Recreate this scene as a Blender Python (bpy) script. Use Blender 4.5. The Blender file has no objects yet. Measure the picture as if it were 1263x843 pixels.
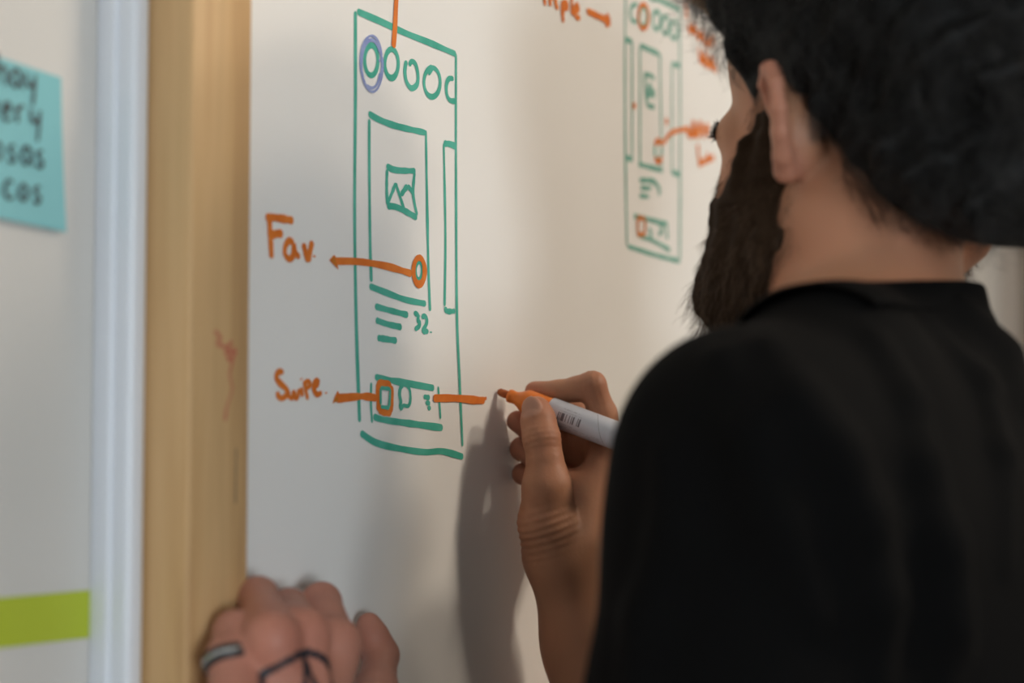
import bpy, math, random
import numpy as np
from mathutils import Vector, Matrix

# ------------------------------------------------------------------ camera
scene = bpy.context.scene
COL = scene.collection
W_PX, H_PX = 1263.0, 843.0
F_PX = 1754.0                                   # 50 mm on a 36 mm sensor
CAM = np.array([-0.870, -0.494, 1.42])
AZ = math.radians(29.0)                         # view direction from the board's long axis
PITCH = math.atan((500.0 - 421.5) / F_PX)
FW = np.array([math.cos(AZ) * math.cos(PITCH), math.sin(AZ) * math.cos(PITCH), math.sin(PITCH)])
RT = np.array([math.sin(AZ), -math.cos(AZ), 0.0])
UP = np.cross(RT, FW)

cd = bpy.data.cameras.new('camera')
cam = bpy.data.objects.new('camera', cd)
COL.objects.link(cam)
cam.matrix_world = Matrix(((RT[0], UP[0], -FW[0], CAM[0]), (RT[1], UP[1], -FW[1], CAM[1]),
                           (RT[2], UP[2], -FW[2], CAM[2]), (0, 0, 0, 1)))
cd.sensor_width = 36.0
cd.lens = F_PX / W_PX * 36.0
cd.clip_start = 0.02
cd.dof.use_dof = True
cd.dof.focus_distance = 0.92
cd.dof.aperture_fstop = 3.2
scene.camera = cam

# ------------------------------------------------------------------ world, lights, exposure
world = bpy.data.worlds.new('world')
scene.world = world
world.use_nodes = True
wb = world.node_tree.nodes['Background']
wb.inputs[0].default_value = (0.92, 0.96, 1.0, 1)
wb.inputs[1].default_value = 0.16
vs = scene.view_settings
vs.view_transform = 'Standard'
vs.look = 'None'
vs.exposure = 0.0
vs.gamma = 1.0
vs.use_curve_mapping = False
LAMP_W = 25.5
LAMP_COL = (1.0, 0.87, 0.71)
LAMPS = [(0.80, -2.10, 2.62, 1.0), (0.56, -1.30, 2.62, 0.50)]
WINDOW_W = 130.0
WINDOW_COL = (0.86, 0.95, 1.0)

# ------------------------------------------------------------------ measuring helpers
def ray(px, py):
    return FW + RT * ((px - W_PX / 2) / F_PX) - UP * ((py - H_PX / 2) / F_PX)
def at(px, py, z):
    """a photo measurement and a distance from the lens -> a point of the room"""
    return CAM + z * ray(px, py)
def on(px, py, y=0.0):
    """a photo measurement on the plane Y = y (board face y = 0)"""
    d = ray(px, py)
    return CAM + d * ((y - CAM[1]) / d[1])

# ------------------------------------------------------------------ object helpers
def tag(o, label=None, cat=None, group=None, kind=None):
    if label: o['label'] = label
    if cat: o['category'] = cat
    if group: o['group'] = group
    if kind: o['kind'] = kind
    return o
def empty(name, loc):
    o = bpy.data.objects.new(name, None)
    o.location = loc
    o.empty_display_size = 0.05
    COL.objects.link(o)
    bpy.context.view_layer.update()
    return o
def link(name, me, mat, parent=None, smooth=False):
    if mat is not None:
        me.materials.append(mat)
    o = bpy.data.objects.new(name, me)
    COL.objects.link(o)
    if parent is not None:
        o.parent = parent
        o.matrix_parent_inverse = world_of(parent).inverted()
    if smooth:
        me.polygons.foreach_set('use_smooth', np.ones(len(me.polygons), dtype=bool))
    me.update()
    return o
def world_of(o):
    m = o.matrix_basis.copy()
    while o.parent is not None:
        m = o.parent.matrix_basis @ o.matrix_parent_inverse @ m
        o = o.parent
    return m
def mesh_np(name, verts, faces):
    me = bpy.data.meshes.new(name)
    verts = np.asarray(verts, dtype=np.float32)
    faces = np.asarray(faces, dtype=np.int32)
    n = faces.shape[1]
    me.vertices.add(len(verts))
    me.vertices.foreach_set('co', verts.ravel())
    me.loops.add(faces.size)
    me.loops.foreach_set('vertex_index', faces.ravel())
    me.polygons.add(len(faces))
    me.polygons.foreach_set('loop_start', np.arange(0, faces.size, n, dtype=np.int32))
    me.polygons.foreach_set('loop_total', np.full(len(faces), n, dtype=np.int32))
    me.update(calc_edges=True)
    return me
def box(name, lo, hi, mat, parent=None, bevel=0.0, segs=2):
    import bmesh
    bm = bmesh.new()
    bmesh.ops.create_cube(bm, size=1.0)
    lo, hi = Vector(lo), Vector(hi)
    for v in bm.verts:
        v.co = Vector(((lo[i] + hi[i]) / 2 + v.co[i] * (hi[i] - lo[i])) for i in range(3))
    if bevel:
        bmesh.ops.bevel(bm, geom=bm.edges[:], offset=bevel, segments=segs, profile=0.5, affect='EDGES')
    me = bpy.data.meshes.new(name)
    bm.to_mesh(me)
    bm.free()
    return link(name, me, mat, parent, smooth=bool(bevel))
def frame_of(a, b):
    d = np.array(b, float) - np.array(a, float)
    d /= np.linalg.norm(d)
    h = np.array([0, 0, 1.0]) if abs(d[2]) < 0.9 else np.array([1.0, 0, 0])
    u = np.cross(h, d); u /= np.linalg.norm(u)
    return u, np.cross(d, u), d
def lathe(name, profile, mat, parent=None, seg=40, origin=(0, 0, 0), axes=None, cap=True):
    """profile: (radius, height) list; axes: (u, v, w) with w the turning axis"""
    u, v, w = axes if axes is not None else (np.array([1., 0, 0]), np.array([0, 1., 0]), np.array([0, 0, 1.]))
    o = np.array(origin, float)
    vs_, fs = [], []
    for r, h in profile:
        for k in range(seg):
            t = 2 * math.pi * k / seg
            vs_.append(o + w * h + (u * math.cos(t) + v * math.sin(t)) * r)
    for i in range(len(profile) - 1):
        for k in range(seg):
            k2 = (k + 1) % seg
            fs.append((i * seg + k, i * seg + k2, (i + 1) * seg + k2, (i + 1) * seg + k))
    me = bpy.data.meshes.new(name)
    if cap:
        fs.append(tuple(range(seg))[::-1])
        fs.append(tuple((len(profile) - 1) * seg + k for k in range(seg)))
    me.from_pydata([tuple(p) for p in vs_], [], fs)
    ob = link(name, me, mat, parent, smooth=True)
    return ob

# ------------------------------------------------------------------ materials
def new_mat(name, col, rough=0.5, spec=0.5, metal=0.0):
    m = bpy.data.materials.new(name)
    m.use_nodes = True
    b = m.node_tree.nodes['Principled BSDF']
    b.inputs['Base Color'].default_value = (*col, 1)
    b.inputs['Roughness'].default_value = rough
    b.inputs['Specular IOR Level'].default_value = spec
    b.inputs['Metallic'].default_value = metal
    return m, m.node_tree, b
def ramp(nt, stops):
    n = nt.nodes.new('ShaderNodeValToRGB')
    el = n.color_ramp.elements
    while len(el) < len(stops):
        el.new(0.5)
    for e, (p, c) in zip(el, stops):
        e.position = p
        e.color = (*c, 1)
    return n
def noise_mat(name, c1, c2, scale, rough=0.5, spec=0.5, stretch=(1, 1, 1), detail=4, bump=0.0, bump_scale=None, lo=0.3, hi=0.7):
    m, nt, b = new_mat(name, c1, rough, spec)
    tc = nt.nodes.new('ShaderNodeTexCoord')
    mp = nt.nodes.new('ShaderNodeMapping')
    mp.inputs['Scale'].default_value = stretch
    nz = nt.nodes.new('ShaderNodeTexNoise')
    nz.inputs['Scale'].default_value = scale
    nz.inputs['Detail'].default_value = detail
    r = ramp(nt, [(lo, c1), (hi, c2)])
    nt.links.new(tc.outputs['Object'], mp.inputs['Vector'])
    nt.links.new(mp.outputs['Vector'], nz.inputs['Vector'])
    nt.links.new(nz.outputs['Fac'], r.inputs['Fac'])
    nt.links.new(r.outputs['Color'], b.inputs['Base Color'])
    if bump:
        n2 = nt.nodes.new('ShaderNodeTexNoise')
        n2.inputs['Scale'].default_value = bump_scale or scale * 4
        n2.inputs['Detail'].default_value = 3
        nt.links.new(mp.outputs['Vector'], n2.inputs['Vector'])
        bp = nt.nodes.new('ShaderNodeBump')
        bp.inputs['Strength'].default_value = bump
        bp.inputs['Distance'].default_value = 0.002
        nt.links.new(n2.outputs['Fac'], bp.inputs['Height'])
        nt.links.new(bp.outputs['Normal'], b.inputs['Normal'])
    return m
M = {}
M['board'] = noise_mat('whiteboard_enamel', (0.80, 0.775, 0.745), (0.83, 0.81, 0.785), 5.0, rough=0.42, spec=0.35, detail=3)
M['wall'] = noise_mat('wall_paint', (0.61, 0.59, 0.56), (0.64, 0.615, 0.585), 4.0, rough=0.7, spec=0.25, bump=0.08, bump_scale=160)
M['far_wall'] = noise_mat('beige_paint', (0.52, 0.455, 0.40), (0.56, 0.49, 0.43), 3.0, rough=0.75, spec=0.2)
M['far_trim'] = noise_mat('beige_door_paint', (0.66, 0.59, 0.52), (0.70, 0.63, 0.56), 3.0, rough=0.55, spec=0.3)
M['alu'] = noise_mat('white_lacquered_profile', (0.70, 0.73, 0.79), (0.74, 0.77, 0.83), 6.0, rough=0.33, spec=0.5, stretch=(1, 1, .1))
M['floor'] = noise_mat('floor_vinyl', (0.20, 0.17, 0.14), (0.25, 0.21, 0.18), 3.0, rough=0.5)
M['ceiling'] = noise_mat('ceiling_paint', (0.75, 0.74, 0.72), (0.78, 0.77, 0.75), 3.0, rough=0.9)
def wood_mat():
    m, nt, b = new_mat('pine_wood', (0.5, 0.3, 0.14), 0.5, 0.35)
    tc = nt.nodes.new('ShaderNodeTexCoord')
    mp = nt.nodes.new('ShaderNodeMapping')
    mp.inputs['Scale'].default_value = (1, 1, 0.045)
    nz = nt.nodes.new('ShaderNodeTexNoise')
    nz.inputs['Scale'].default_value = 55
    nz.inputs['Detail'].default_value = 5
    nz.inputs['Distortion'].default_value = 0.6
    r = ramp(nt, [(0.22, (0.37, 0.205, 0.088)), (0.45, (0.56, 0.345, 0.160)), (0.58, (0.62, 0.395, 0.195)), (0.8, (0.48, 0.30, 0.135))])
    nt.links.new(tc.outputs['Object'], mp.inputs['Vector'])
    nt.links.new(mp.outputs['Vector'], nz.inputs['Vector'])
    nt.links.new(nz.outputs['Fac'], r.inputs['Fac'])
    nt.links.new(r.outputs['Color'], b.inputs['Base Color'])
    bp = nt.nodes.new('ShaderNodeBump')
    bp.inputs['Strength'].default_value = 0.15
    bp.inputs['Distance'].default_value = 0.001
    nt.links.new(nz.outputs['Fac'], bp.inputs['Height'])
    nt.links.new(bp.outputs['Normal'], b.inputs['Normal'])
    return m
M['wood'] = wood_mat()
def ink(name, c1, c2, rough=0.45):
    return noise_mat(name, c1, c2, 60.0, rough=rough, spec=0.35, detail=3, lo=0.35, hi=0.65)
M['green'] = ink('teal_ink', (0.045, 0.36, 0.265), (0.085, 0.44, 0.34))
M['green_pale'] = ink('teal_ink_faint', (0.13, 0.36, 0.29), (0.20, 0.44, 0.36))
M['orange'] = ink('orange_ink', (0.66, 0.150, 0.016), (0.76, 0.215, 0.035))
M['orange_dark'] = ink('orange_ink_layered', (0.50, 0.165, 0.015), (0.62, 0.17, 0.02))
M['blue'] = ink('blue_ink', (0.20, 0.25, 0.52), (0.34, 0.40, 0.62))
M['black_ink'] = ink('black_pen_ink', (0.03, 0.03, 0.03), (0.07, 0.07, 0.065))
M['red_smudge'] = ink('red_smudge', (0.52, 0.17, 0.10), (0.55, 0.24, 0.13))
M['grey_mark'] = ink('grey_scuff', (0.22, 0.17, 0.10), (0.27, 0.20, 0.12))
M['sticky'] = noise_mat('blue_paper', (0.22, 0.50, 0.53), (0.25, 0.53, 0.56), 8.0, rough=0.8, spec=0.2)
M['lime'] = noise_mat('lime_tape', (0.42, 0.50, 0.035), (0.46, 0.54, 0.05), 20.0, rough=0.6, spec=0.3)
M['metal'] = new_mat('steel', (0.55, 0.55, 0.55), 0.25, 0.5, 1.0)[0]
M['dark_metal'] = new_mat('blackened_steel', (0.02, 0.02, 0.022), 0.45, 0.4, 0.0)[0]
M['lamp_body'] = noise_mat('lamp_white', (0.7, 0.7, 0.7), (0.74, 0.74, 0.74), 5)

# ------------------------------------------------------------------ the room
def struct(o):
    o['kind'] = 'structure'
    return o
WALL_Y = 0.030
X0R, X1R, Y0R = -4.6, 2.1, -3.6
struct(box('floor', (X0R, Y0R, -0.05), (X1R + .1, WALL_Y + .1, 0), M['floor']))
struct(box('ceiling', (X0R, Y0R, 2.7), (X1R + .1, WALL_Y + .1, 2.75), M['ceiling']))
struct(box('wall_back', (X0R, WALL_Y, 0), (X1R + .1, WALL_Y + .1, 2.7), M['wall']))
struct(box('wall_right', (X1R, Y0R, 0), (X1R + .1, WALL_Y, 2.7), M['far_wall']))
# panelled door and its casing in the far wall
d1 = struct(box('door_1', (X1R - 0.02, -0.98, 0), (X1R, -0.115, 2.1), M['far_wall']))
for (a, b) in ((-0.88, -0.58), (-0.52, -0.21)):
    for (c, d) in ((0.2, 0.95), (1.1, 1.95)):
        box('door_panel', (X1R - 0.028, a, c), (X1R - 0.02, b, d), M['far_trim'], d1, 0.004)
struct(box('trim_2', (X1R - 0.045, -0.115, 0), (X1R, -0.035, 2.18), M['far_trim'], None, 0.006))
# front wall behind the photographer, with the window the cool daylight comes through
WX0, WX1, WZ0, WZ1, WFY = -3.70, -2.40, 0.85, 2.05, -3.6
wf = struct(box('wall_front', (X0R, WFY - .1, 0), (X1R + .1, WFY, WZ0), M['wall']))
box('wall_section', (X0R, WFY - .1, WZ1), (X1R + .1, WFY, 2.7), M['wall'], wf)
box('wall_section', (X0R, WFY - .1, WZ0), (WX0, WFY, WZ1), M['wall'], wf)
box('wall_section', (WX1, WFY - .1, WZ0), (X1R + .1, WFY, WZ1), M['wall'], wf)
w1 = struct(box('window_1', (WX0, WFY - .02, WZ0 - .04), (WX1, WFY + .03, WZ0), M['alu']))
for a_, b_, c_, d_ in ((WX0, WX0 + .05, WZ0, WZ1), (WX1 - .05, WX1, WZ0, WZ1), (WX0, WX1, WZ1 - .05, WZ1), ((WX0 + WX1) / 2 - .025, (WX0 + WX1) / 2 + .025, WZ0, WZ1)):
    box('window_frame', (a_, WFY - .06, c_), (b_, WFY - .02, d_), M['alu'], w1)
wl = bpy.data.lights.new('window_daylight', 'AREA')
wl.shape = 'RECTANGLE'
wl.size, wl.size_y = WX1 - WX0, WZ1 - WZ0
wl.energy = WINDOW_W
wl.color = WINDOW_COL
wlo = bpy.data.objects.new('window_daylight', wl)
COL.objects.link(wlo)
wlo.location = ((WX0 + WX1) / 2, WFY - .08, (WZ0 + WZ1) / 2)
wlo.rotation_euler = (math.radians(90), 0, 0)
# white edge profile between the wall and the framed board
XW0, XW1 = -0.3526, -0.3405
tr = struct(box('trim_1', (XW0, 0.006, 0.02), (XW1, WALL_Y, 2.68), M['alu'], None, 0.004, 4))
box('bead', (XW0 - 0.0022, 0.017, 0.02), (XW0 + 0.004, WALL_Y, 2.68), M['alu'], tr, 0.0018, 3)

# ------------------------------------------------------------------ ceiling lamps
def ceiling_lamp(x, y, z, power, label):
    root = empty('ceiling_lamp', (x, y, 2.7))
    tag(root, label, 'lamp', 'round ceiling lamps')
    lathe('housing', [(0.125, 0.0), (0.125, -0.055), (0.118, -0.062), (0.112, -0.055)], M['lamp_body'], root, origin=(x, y, 2.6995))
    em, nt, b = new_mat('lamp_diffuser', (0.9, 0.85, 0.8), 0.5)
    b.inputs['Emission Color'].default_value = (*LAMP_COL, 1)
    b.inputs['Emission Strength'].default_value = 4.0
    lathe('diffuser', [(0.111, -0.050), (0.111, -0.056), (0.06, -0.061)], em, root, origin=(x, y, 2.6995))
    ld = bpy.data.lights.new('lamp_light', 'AREA')
    ld.shape = 'DISK'
    ld.size = 0.30
    ld.energy = LAMP_W * power
    ld.color = LAMP_COL
    lo = bpy.data.objects.new('lamp_light', ld)
    COL.objects.link(lo)
    aim = Vector((0.0, -0.1, 1.4)) - Vector((x, y, z))
    lo.rotation_euler = aim.to_track_quat('-Z', 'Y').to_euler()
    lo.location = (x, y, z)
    lo.parent = root
    lo.matrix_parent_inverse = world_of(root).inverted()
for i, (x, y, z, p) in enumerate(LAMPS):
    ceiling_lamp(x, y, z, p, ['round white ceiling lamp nearer the panelled door', 'round white ceiling lamp behind the man'][i])

# ------------------------------------------------------------------ the whiteboard
XB0, XB1 = -0.3395, 1.25          # outer faces of the timber frame
ZB0, ZB1 = 0.72, on(866, 12)[2] + 0.052
FR_Y = -0.020
board = empty('whiteboard', (0.45, 0, ZB0))
tag(board, 'large wood-framed whiteboard with teal and orange app screen sketches', 'whiteboard')
panel = box('writing_panel', (XB0 + 0.02, 0.0, ZB0 + 0.02), (XB1 - 0.02, 0.022, ZB1 - 0.02), M['board'], board)
XF = -0.2935
box('frame_stile', (XB0, FR_Y, ZB0), (XF, WALL_Y, ZB1), M['wood'], board, 0.0025, 3)
box('frame_stile', (XB1 - 0.046, FR_Y, ZB0), (XB1, WALL_Y, ZB1), M['wood'], board, 0.0025, 3)
wood_h = M['wood'].copy()
wood_h.node_tree.nodes['Mapping'].inputs['Scale'].default_value = (0.045, 1, 1)
box('frame_rail', (XF, FR_Y, ZB1 - 0.052), (XB1 - 0.046, WALL_Y, ZB1), wood_h, board, 0.0025, 3)
box('frame_rail', (XF, FR_Y, ZB0), (XB1 - 0.046, WALL_Y, ZB0 + 0.05), wood_h, board, 0.0025, 3)

# ---- marker strokes: flat ribbons of ink lying on the enamel
def catmull(P, n=8):
    P = np.asarray(P, float)
    if len(P) < 3:
        t = np.linspace(0, 1, n + 1)[:, None]
        return P[0] * (1 - t) + P[-1] * t
    Q = np.vstack([2 * P[0] - P[1], P, 2 * P[-1] - P[-2]])
    out = []
    for i in range(1, len(Q) - 2):
        p0, p1, p2, p3 = Q[i - 1:i + 3]
        for t in np.linspace(0, 1, n, endpoint=False):
            out.append(0.5 * ((2 * p1) + (-p0 + p2) * t + (2 * p0 - 5 * p1 + 4 * p2 - p3) * t * t + (-p0 + 3 * p1 - 3 * p2 + p3) * t ** 3))
    out.append(P[-1])
    return np.array(out)
def resample(P, step):
    seg = np.linalg.norm(np.diff(P, axis=0), axis=1)
    L = np.concatenate([[0], np.cumsum(seg)])
    n = max(2, int(L[-1] / step))
    s = np.linspace(0, L[-1], n + 1)
    return np.stack([np.interp(s, L, P[:, k]) for k in range(P.shape[1])], 1)
rng = np.random.default_rng(7)
class Ink:
    def __init__(self):
        self.v, self.f = [], []
    def ribbon(self, P2, w, lift, base_y):
        P2 = resample(P2, 0.0012)
        T = np.gradient(P2, axis=0)
        T /= np.linalg.norm(T, axis=1)[:, None] + 1e-12
        N = np.stack([-T[:, 1], T[:, 0]], 1)
        n = len(P2)
        wob = np.interp(np.arange(n), np.linspace(0, n, 9), 1 + 0.10 * rng.standard_normal(9))
        hw = (w / 2) * wob
        d = np.minimum(np.arange(n), np.arange(n)[::-1]) * np.linalg.norm(P2[1] - P2[0])
        r = w / 2 * 0.8
        hw = hw * np.sqrt(np.clip(1 - (1 - np.clip(d / r, 0, 1)) ** 2 * 0.82, 0, 1))
        b = len(self.v)
        for i in range(n):
            for s in (1, -1):
                q = P2[i] + N[i] * hw[i] * s
                self.v.append((q[0], base_y - lift - 0.00005 * i / n, q[1]))
        for i in range(n - 1):
            self.f.append((b + 2 * i, b + 2 * i + 1, b + 2 * i + 3, b + 2 * i + 2))
    def poly(self, P2, lift, base_y):
        b = len(self.v)
        for q in P2:
            self.v.append((q[0], base_y - lift, q[1]))
        self.f.append(tuple(range(b, b + len(P2))))
    def build(self, name, mat, parent):
        me = bpy.data.meshes.new(name)
        me.from_pydata(self.v, [], self.f)
        return link(name, me, mat, parent)
def xz(P, y=0.0):
    return np.array([[q[0], q[2]] for q in (on(a, b, y) for a, b in P)])
lift_n = [0]
def draw(name, mat, strokes, parent=None, w=0.0036, lift=0.0003, y=0.0):
    k = Ink()
    for s in strokes:
        ww = w
        if isinstance(s, tuple) and s[0] == 'w':
            ww, s = s[1], s[2]
        if isinstance(s, tuple) and s[0] == 'fill':
            k.poly(xz(s[1], y), lift, y)
            continue
        lift_n[0] = (lift_n[0] + 1) % 11
        k.ribbon(catmull(xz(s, y)), ww, lift + lift_n[0] * 0.000006, y)
    return k.build(name, mat, parent or board)
def ell(cx, cy, rx, ry, a0=-100, a1=275, n=22):
    return [(cx + rx * math.cos(math.radians(a)), cy + ry * math.sin(math.radians(a))) for a in np.linspace(a0, a1, n)]

draw('screen_outline', M['green'], [
    [(438, 14), (438, 120), (437, 266), (439, 400), (443, 521)],
    ('w', .0045, [(440, 14), (470, 27), (500, 41), (530, 53), (562, 67)]),
    [(562, 66), (562, 200), (563, 380), (566, 460), (570, 551)],
    ('w', .0045, [(444, 534), (465, 547), (500, 555), (525, 558), (545, 557), (571, 564)])], w=.0032)
draw('menu_circle', M['green'], [ell(457.5, 74.5, 8.2, 18.5, -110, 285), ell(482.5, 78.5, 8.3, 17.8, -120, 270)])
draw('menu_circle', M['green'], [[(501, 75), (499.5, 82)] + ell(507.5, 93, 8.2, 16, -175, 190)[0:0] + [(499, 90), (501, 101), (507, 109), (514, 104), (515, 92), (512, 79), (507, 76), (504, 81)]])
draw('menu_circle', M['green'], [ell(532.5, 101.5, 10, 18, -115, 270) + [(528, 92)]])
draw('menu_circle', M['green'], [[(559, 97), (553, 97.5), (550, 106), (551, 118), (555, 124), (562, 125)]])
draw('image_frame', M['green'], [
    [(455, 147), (455, 200), (456, 300), (457.5, 348)],
    ('w', .0042, [(454, 140), (468, 148), (490, 156), (525, 164)]),
    [(525, 161), (526, 230), (528, 330), (530, 384)],
    ('w', .0042, [(455, 353), (478, 362), (500, 370), (525, 375)])], w=.0028)
draw('picture_icon', M['green'], [
    ('w', .0042, [(476, 205), (488, 210), (512, 211)]), [(477, 209), (476.5, 230), (477, 253)],
    ('w', .0042, [(477, 254), (488, 255.5), (500, 261), (514, 269)]), [(511, 212), (509, 236), (511, 252), (514, 266)],
    [(478, 250), (483, 238), (487.5, 226)], [(487.5, 226), (493, 243), (499, 262)], ('w', .004, [(494, 241), (498, 235), (502, 229)]),
    ('w', .0036, [(502, 229), (506, 234), (510, 239)])], w=.0030)
draw('side_bar', M['green'], [[(547, 177), (549, 290), (548, 378)], ('w', .0042, [(547, 177), (555, 178), (562, 181)]),
                              ('w', .004, [(548, 379), (551, 384), (561, 384)])], w=.0026)
draw('text_line', M['green'], [[(462, 378), (480, 383), (503, 389)]], w=.0042)
draw('text_line', M['green'], [[(463, 395), (477, 400), (495, 404)]], w=.0042)
draw('text_line', M['green'], [[(465, 417), (489, 420.5)]], w=.0042)
draw('number_lettering', M['green'], [
    [(510, 386), (514, 388), (516, 391), (513.5, 395)], [(513.5, 395), (517.5, 398), (516, 403), (511, 406.5)],
    [(519.5, 392), (523, 390), (526, 394), (525, 401), (520, 409)], [(520, 409), (528, 409)], [(531, 409), (531, 411)]], w=.0034)
draw('icon_bar', M['green'], [
    ('w', .0042, [(462, 465), (475, 468), (493, 471.5), (535, 479)]), [(457.4, 472), (457, 497), (458.4, 522)],
    [(540, 477), (541.5, 497), (543, 517)], ('w', .0044, [(460, 514), (472, 518), (500, 522), (545.6, 528)])], w=.0022)
draw('square_icon', M['green'], [[(468, 478.5), (480, 480)], [(480, 480), (478.5, 503)], [(468, 502), (479, 503.5)], [(468, 478.5), (468, 500)]], w=.0024, lift=.0009)
draw('speech_bubble_icon', M['green'], [[(497, 474.5), (493.5, 479), (492.3, 487), (494, 496), (493, 501), (494.4, 504.8), (497, 500.5), (503, 501), (505.6, 494), (505, 482), (501, 475.5), (497, 474.5)]], w=.0029)
draw('menu_dots', M['green'], [[(522, 489.5), (529.6, 491)], [(524.5, 497), (530, 498)], [(527, 503), (531, 504)]], w=.0034)
# orange notes
draw('pointer_line', M['orange'], [[(497, -150), (489, -20), (486.5, 30), (484.4, 59)]], w=.0046, lift=.0006)
draw('favourite_circle', M['green'], [ell(516, 334, 4.5, 11)], w=.0036)
draw('favourite_circle', M['orange'], [ell(516, 334.5, 6.9, 16.5)], w=.0046, lift=.0006)
draw('arrow', M['orange'], [[(507, 338), (490, 332.5), (471, 327.5), (442, 323), (410, 322.3)], ('fill', [(405, 321), (411, 314.5), (414, 318), (416.5, 333)])], w=.0046, lift=.0006)
draw('arrow_tip', M['orange_dark'], [('fill', [(406, 321.5), (410.5, 316), (412.5, 321), (414.5, 329)])], lift=.0008)
draw('note_lettering', M['orange'], [
    ('w', .0048, [(326.5, 268), (341, 269), (361, 272.5)]), [(331, 266), (332.5, 291.5), (334, 319)], ('w', .0048, [(333.6, 291), (340, 288.5), (348, 288.5)]),
    [(361.5, 300), (355.6, 297), (351, 304), (350.5, 313), (355.6, 320), (361, 314), (361.5, 301), (363.5, 312), (369, 318)],
    [(373, 300), (376, 312), (379, 323.5)], [(379, 323.5), (381, 312), (384, 297.5)], [(386.5, 315), (386.6, 317.5)]], w=.0042, lift=.0006)
draw('note_lettering', M['orange'], [
    ('w', .0040, [(349, 459.5), (343, 459), (339.6, 466), (345, 473.5), (352, 480), (353.5, 486), (347, 491.5), (342, 488.6), (342, 483)]),
    [(354.5, 481), (356, 490), (359.5, 491), (361.3, 481)], [(361.3, 481), (363, 490.5), (366.2, 490), (367.8, 479.5)], [(370.4, 478), (372, 490)], [(370.2, 467), (370.8, 469)],
    [(374, 469.6), (376, 481.5), (378.7, 493.4)], [(374.6, 471.5), (380, 471), (381.5, 476), (376, 479.5)],
    ('w', .0036, [(384, 479), (390, 475), (391.5, 470), (387.5, 471), (386, 480), (390, 487), (396, 484.5)]), [(401, 484), (401.3, 486)]], w=.0031, lift=.0006)
draw('icon_highlight', M['orange'], [[(464, 473.5), (472, 474), (481.5, 477)], [(482, 476), (481.5, 492), (481, 509)], [(482, 508.5), (472, 508), (466, 505.5)], [(465.3, 473), (465.5, 490), (466.7, 507)]], w=.0052, lift=.0006)
draw('arrow', M['orange'], [[(464, 491.5), (452, 489.5), (440, 489.5), (413, 492)], ('fill', [(409, 498), (412, 489), (415.5, 482), (418, 488), (420.5, 498), (415, 495)])], w=.0048, lift=.0007)
draw('arrow_tip', M['orange_dark'], [('fill', [(409.5, 497.5), (412, 491), (415.5, 491), (415, 495)])], lift=.0008)
draw('pointer_line', M['orange'], [[(533.5, 491.5), (561, 491.5), (588, 494), (597, 494)], ('w', .003, [(597.5, 494), (598.2, 489.5)])], w=.0050, lift=.0007)
# blue scribble round the first circle
draw('scribble', M['blue'], [ell(457.5 + a, 79 + b, 12.6 + c, 30.5 + d, e, f, 26) for a, b, c, d, e, f in (
    (0, 0, 0, 0, -60, 300), (-.6, -3, .8, 1, 150, 410), (.8, 2, .9, 1.5, -20, 200), (-.5, 1, -1.2, -1, 20, 330), (1.2, 3, 0, 1, 0, 170), (-1, -2, 0, -2, 120, 330), (.4, -4, .2, .5, 190, 350), (.6, 1, -.6, -2.5, -40, 120))] +
    [('w', .0024, [(467, 73), (467.5, 77)])], w=.0013, lift=.0005)
# the second, farther sketch
g2 = M['green_pale']
draw('screen_outline', g2, [[(772, -40), (770.5, 48), (771, 194), (773, 303)], ('w', .0045, [(774, 304), (790, 309), (805, 314), (838, 322.5)]),
                            [(838, 8), (838.5, 161), (838, 320)], ('w', .0048, [(772, -38), (800, -5), (813, 0), (838, 12)])], w=.0034)
draw('side_bar', g2, [('w', .005, [(770, 48.5), (779, 51)]), [(779, 50), (779, 194)], ('w', .005, [(771, 194.5), (780, 196.5)])], w=.0032)
draw('side_bar', g2, [('w', .005, [(828, 79), (838, 81)]), [(828.5, 80), (828.5, 214)], ('w', .005, [(828, 212), (838, 216)])], w=.0032)
draw('image_frame', g2, [('w', .005, [(789, 56), (800, 61), (813, 67)]), [(789, 58), (789, 202)], [(813.5, 66), (815.5, 208)], ('w', .005, [(787, 202.5), (800, 206), (817, 210.5)])], w=.0034)
draw('picture_icon', g2, [('w', .0045, [(794, 92), (801, 93), (807, 97)]), [(795, 93), (795.5, 110), (798, 130)], [(797, 120), (801, 104), (804, 118)], [(800, 108), (800, 119), (806, 112), (806, 122)], ('w', .0045, [(797, 128), (801, 131), (807, 132)])], w=.0042)
draw('menu_circle', g2, [[(786, 5), (779, 8), (777, 16), (779, 25), (785, 27)]], w=.004)
draw('menu_circle', g2, [ell(809.5, 25, 5, 11)], w=.004)
draw('menu_circle', g2, [ell(820.5, 31, 4.5, 11)], w=.004)
draw('menu_circle', g2, [ell(831, 37, 4.5, 11)], w=.004)
draw('menu_circle', M['green'], [ell(793, 20.5, 4.5, 12)], w=.004)
draw('menu_circle', M['orange'], [ell(793, 20.5, 6.2, 15)], w=.0042, lift=.0006)
draw('favourite_circle', M['green'], [ell(811.5, 186, 4.2, 11)], w=.004)
draw('favourite_circle', M['orange'], [ell(811.5, 186.5, 5, 13, -150, -30), ell(811.5, 186.5, 5, 13, 30, 150)], w=.0048, lift=.0006)
draw('pointer_line', M['orange'], [[(817, 177.5), (822, 170), (829.6, 163), (850, 158)]], w=.0046, lift=.0006)
draw('dot', M['orange'], [[(780.5, 127), (782.5, 134)]], w=.007, lift=.0006)
draw('dot', M['orange'], [[(820, 149), (823, 151)]], w=.0075, lift=.0006)
draw('text_line', g2, [[(788.5, 222.5), (801.6, 223), (808, 226), (813, 234), (812, 241)], [(790, 232), (802.5, 232.5)], [(788.5, 241.5), (800, 242.5)]], w=.0046)
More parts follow.
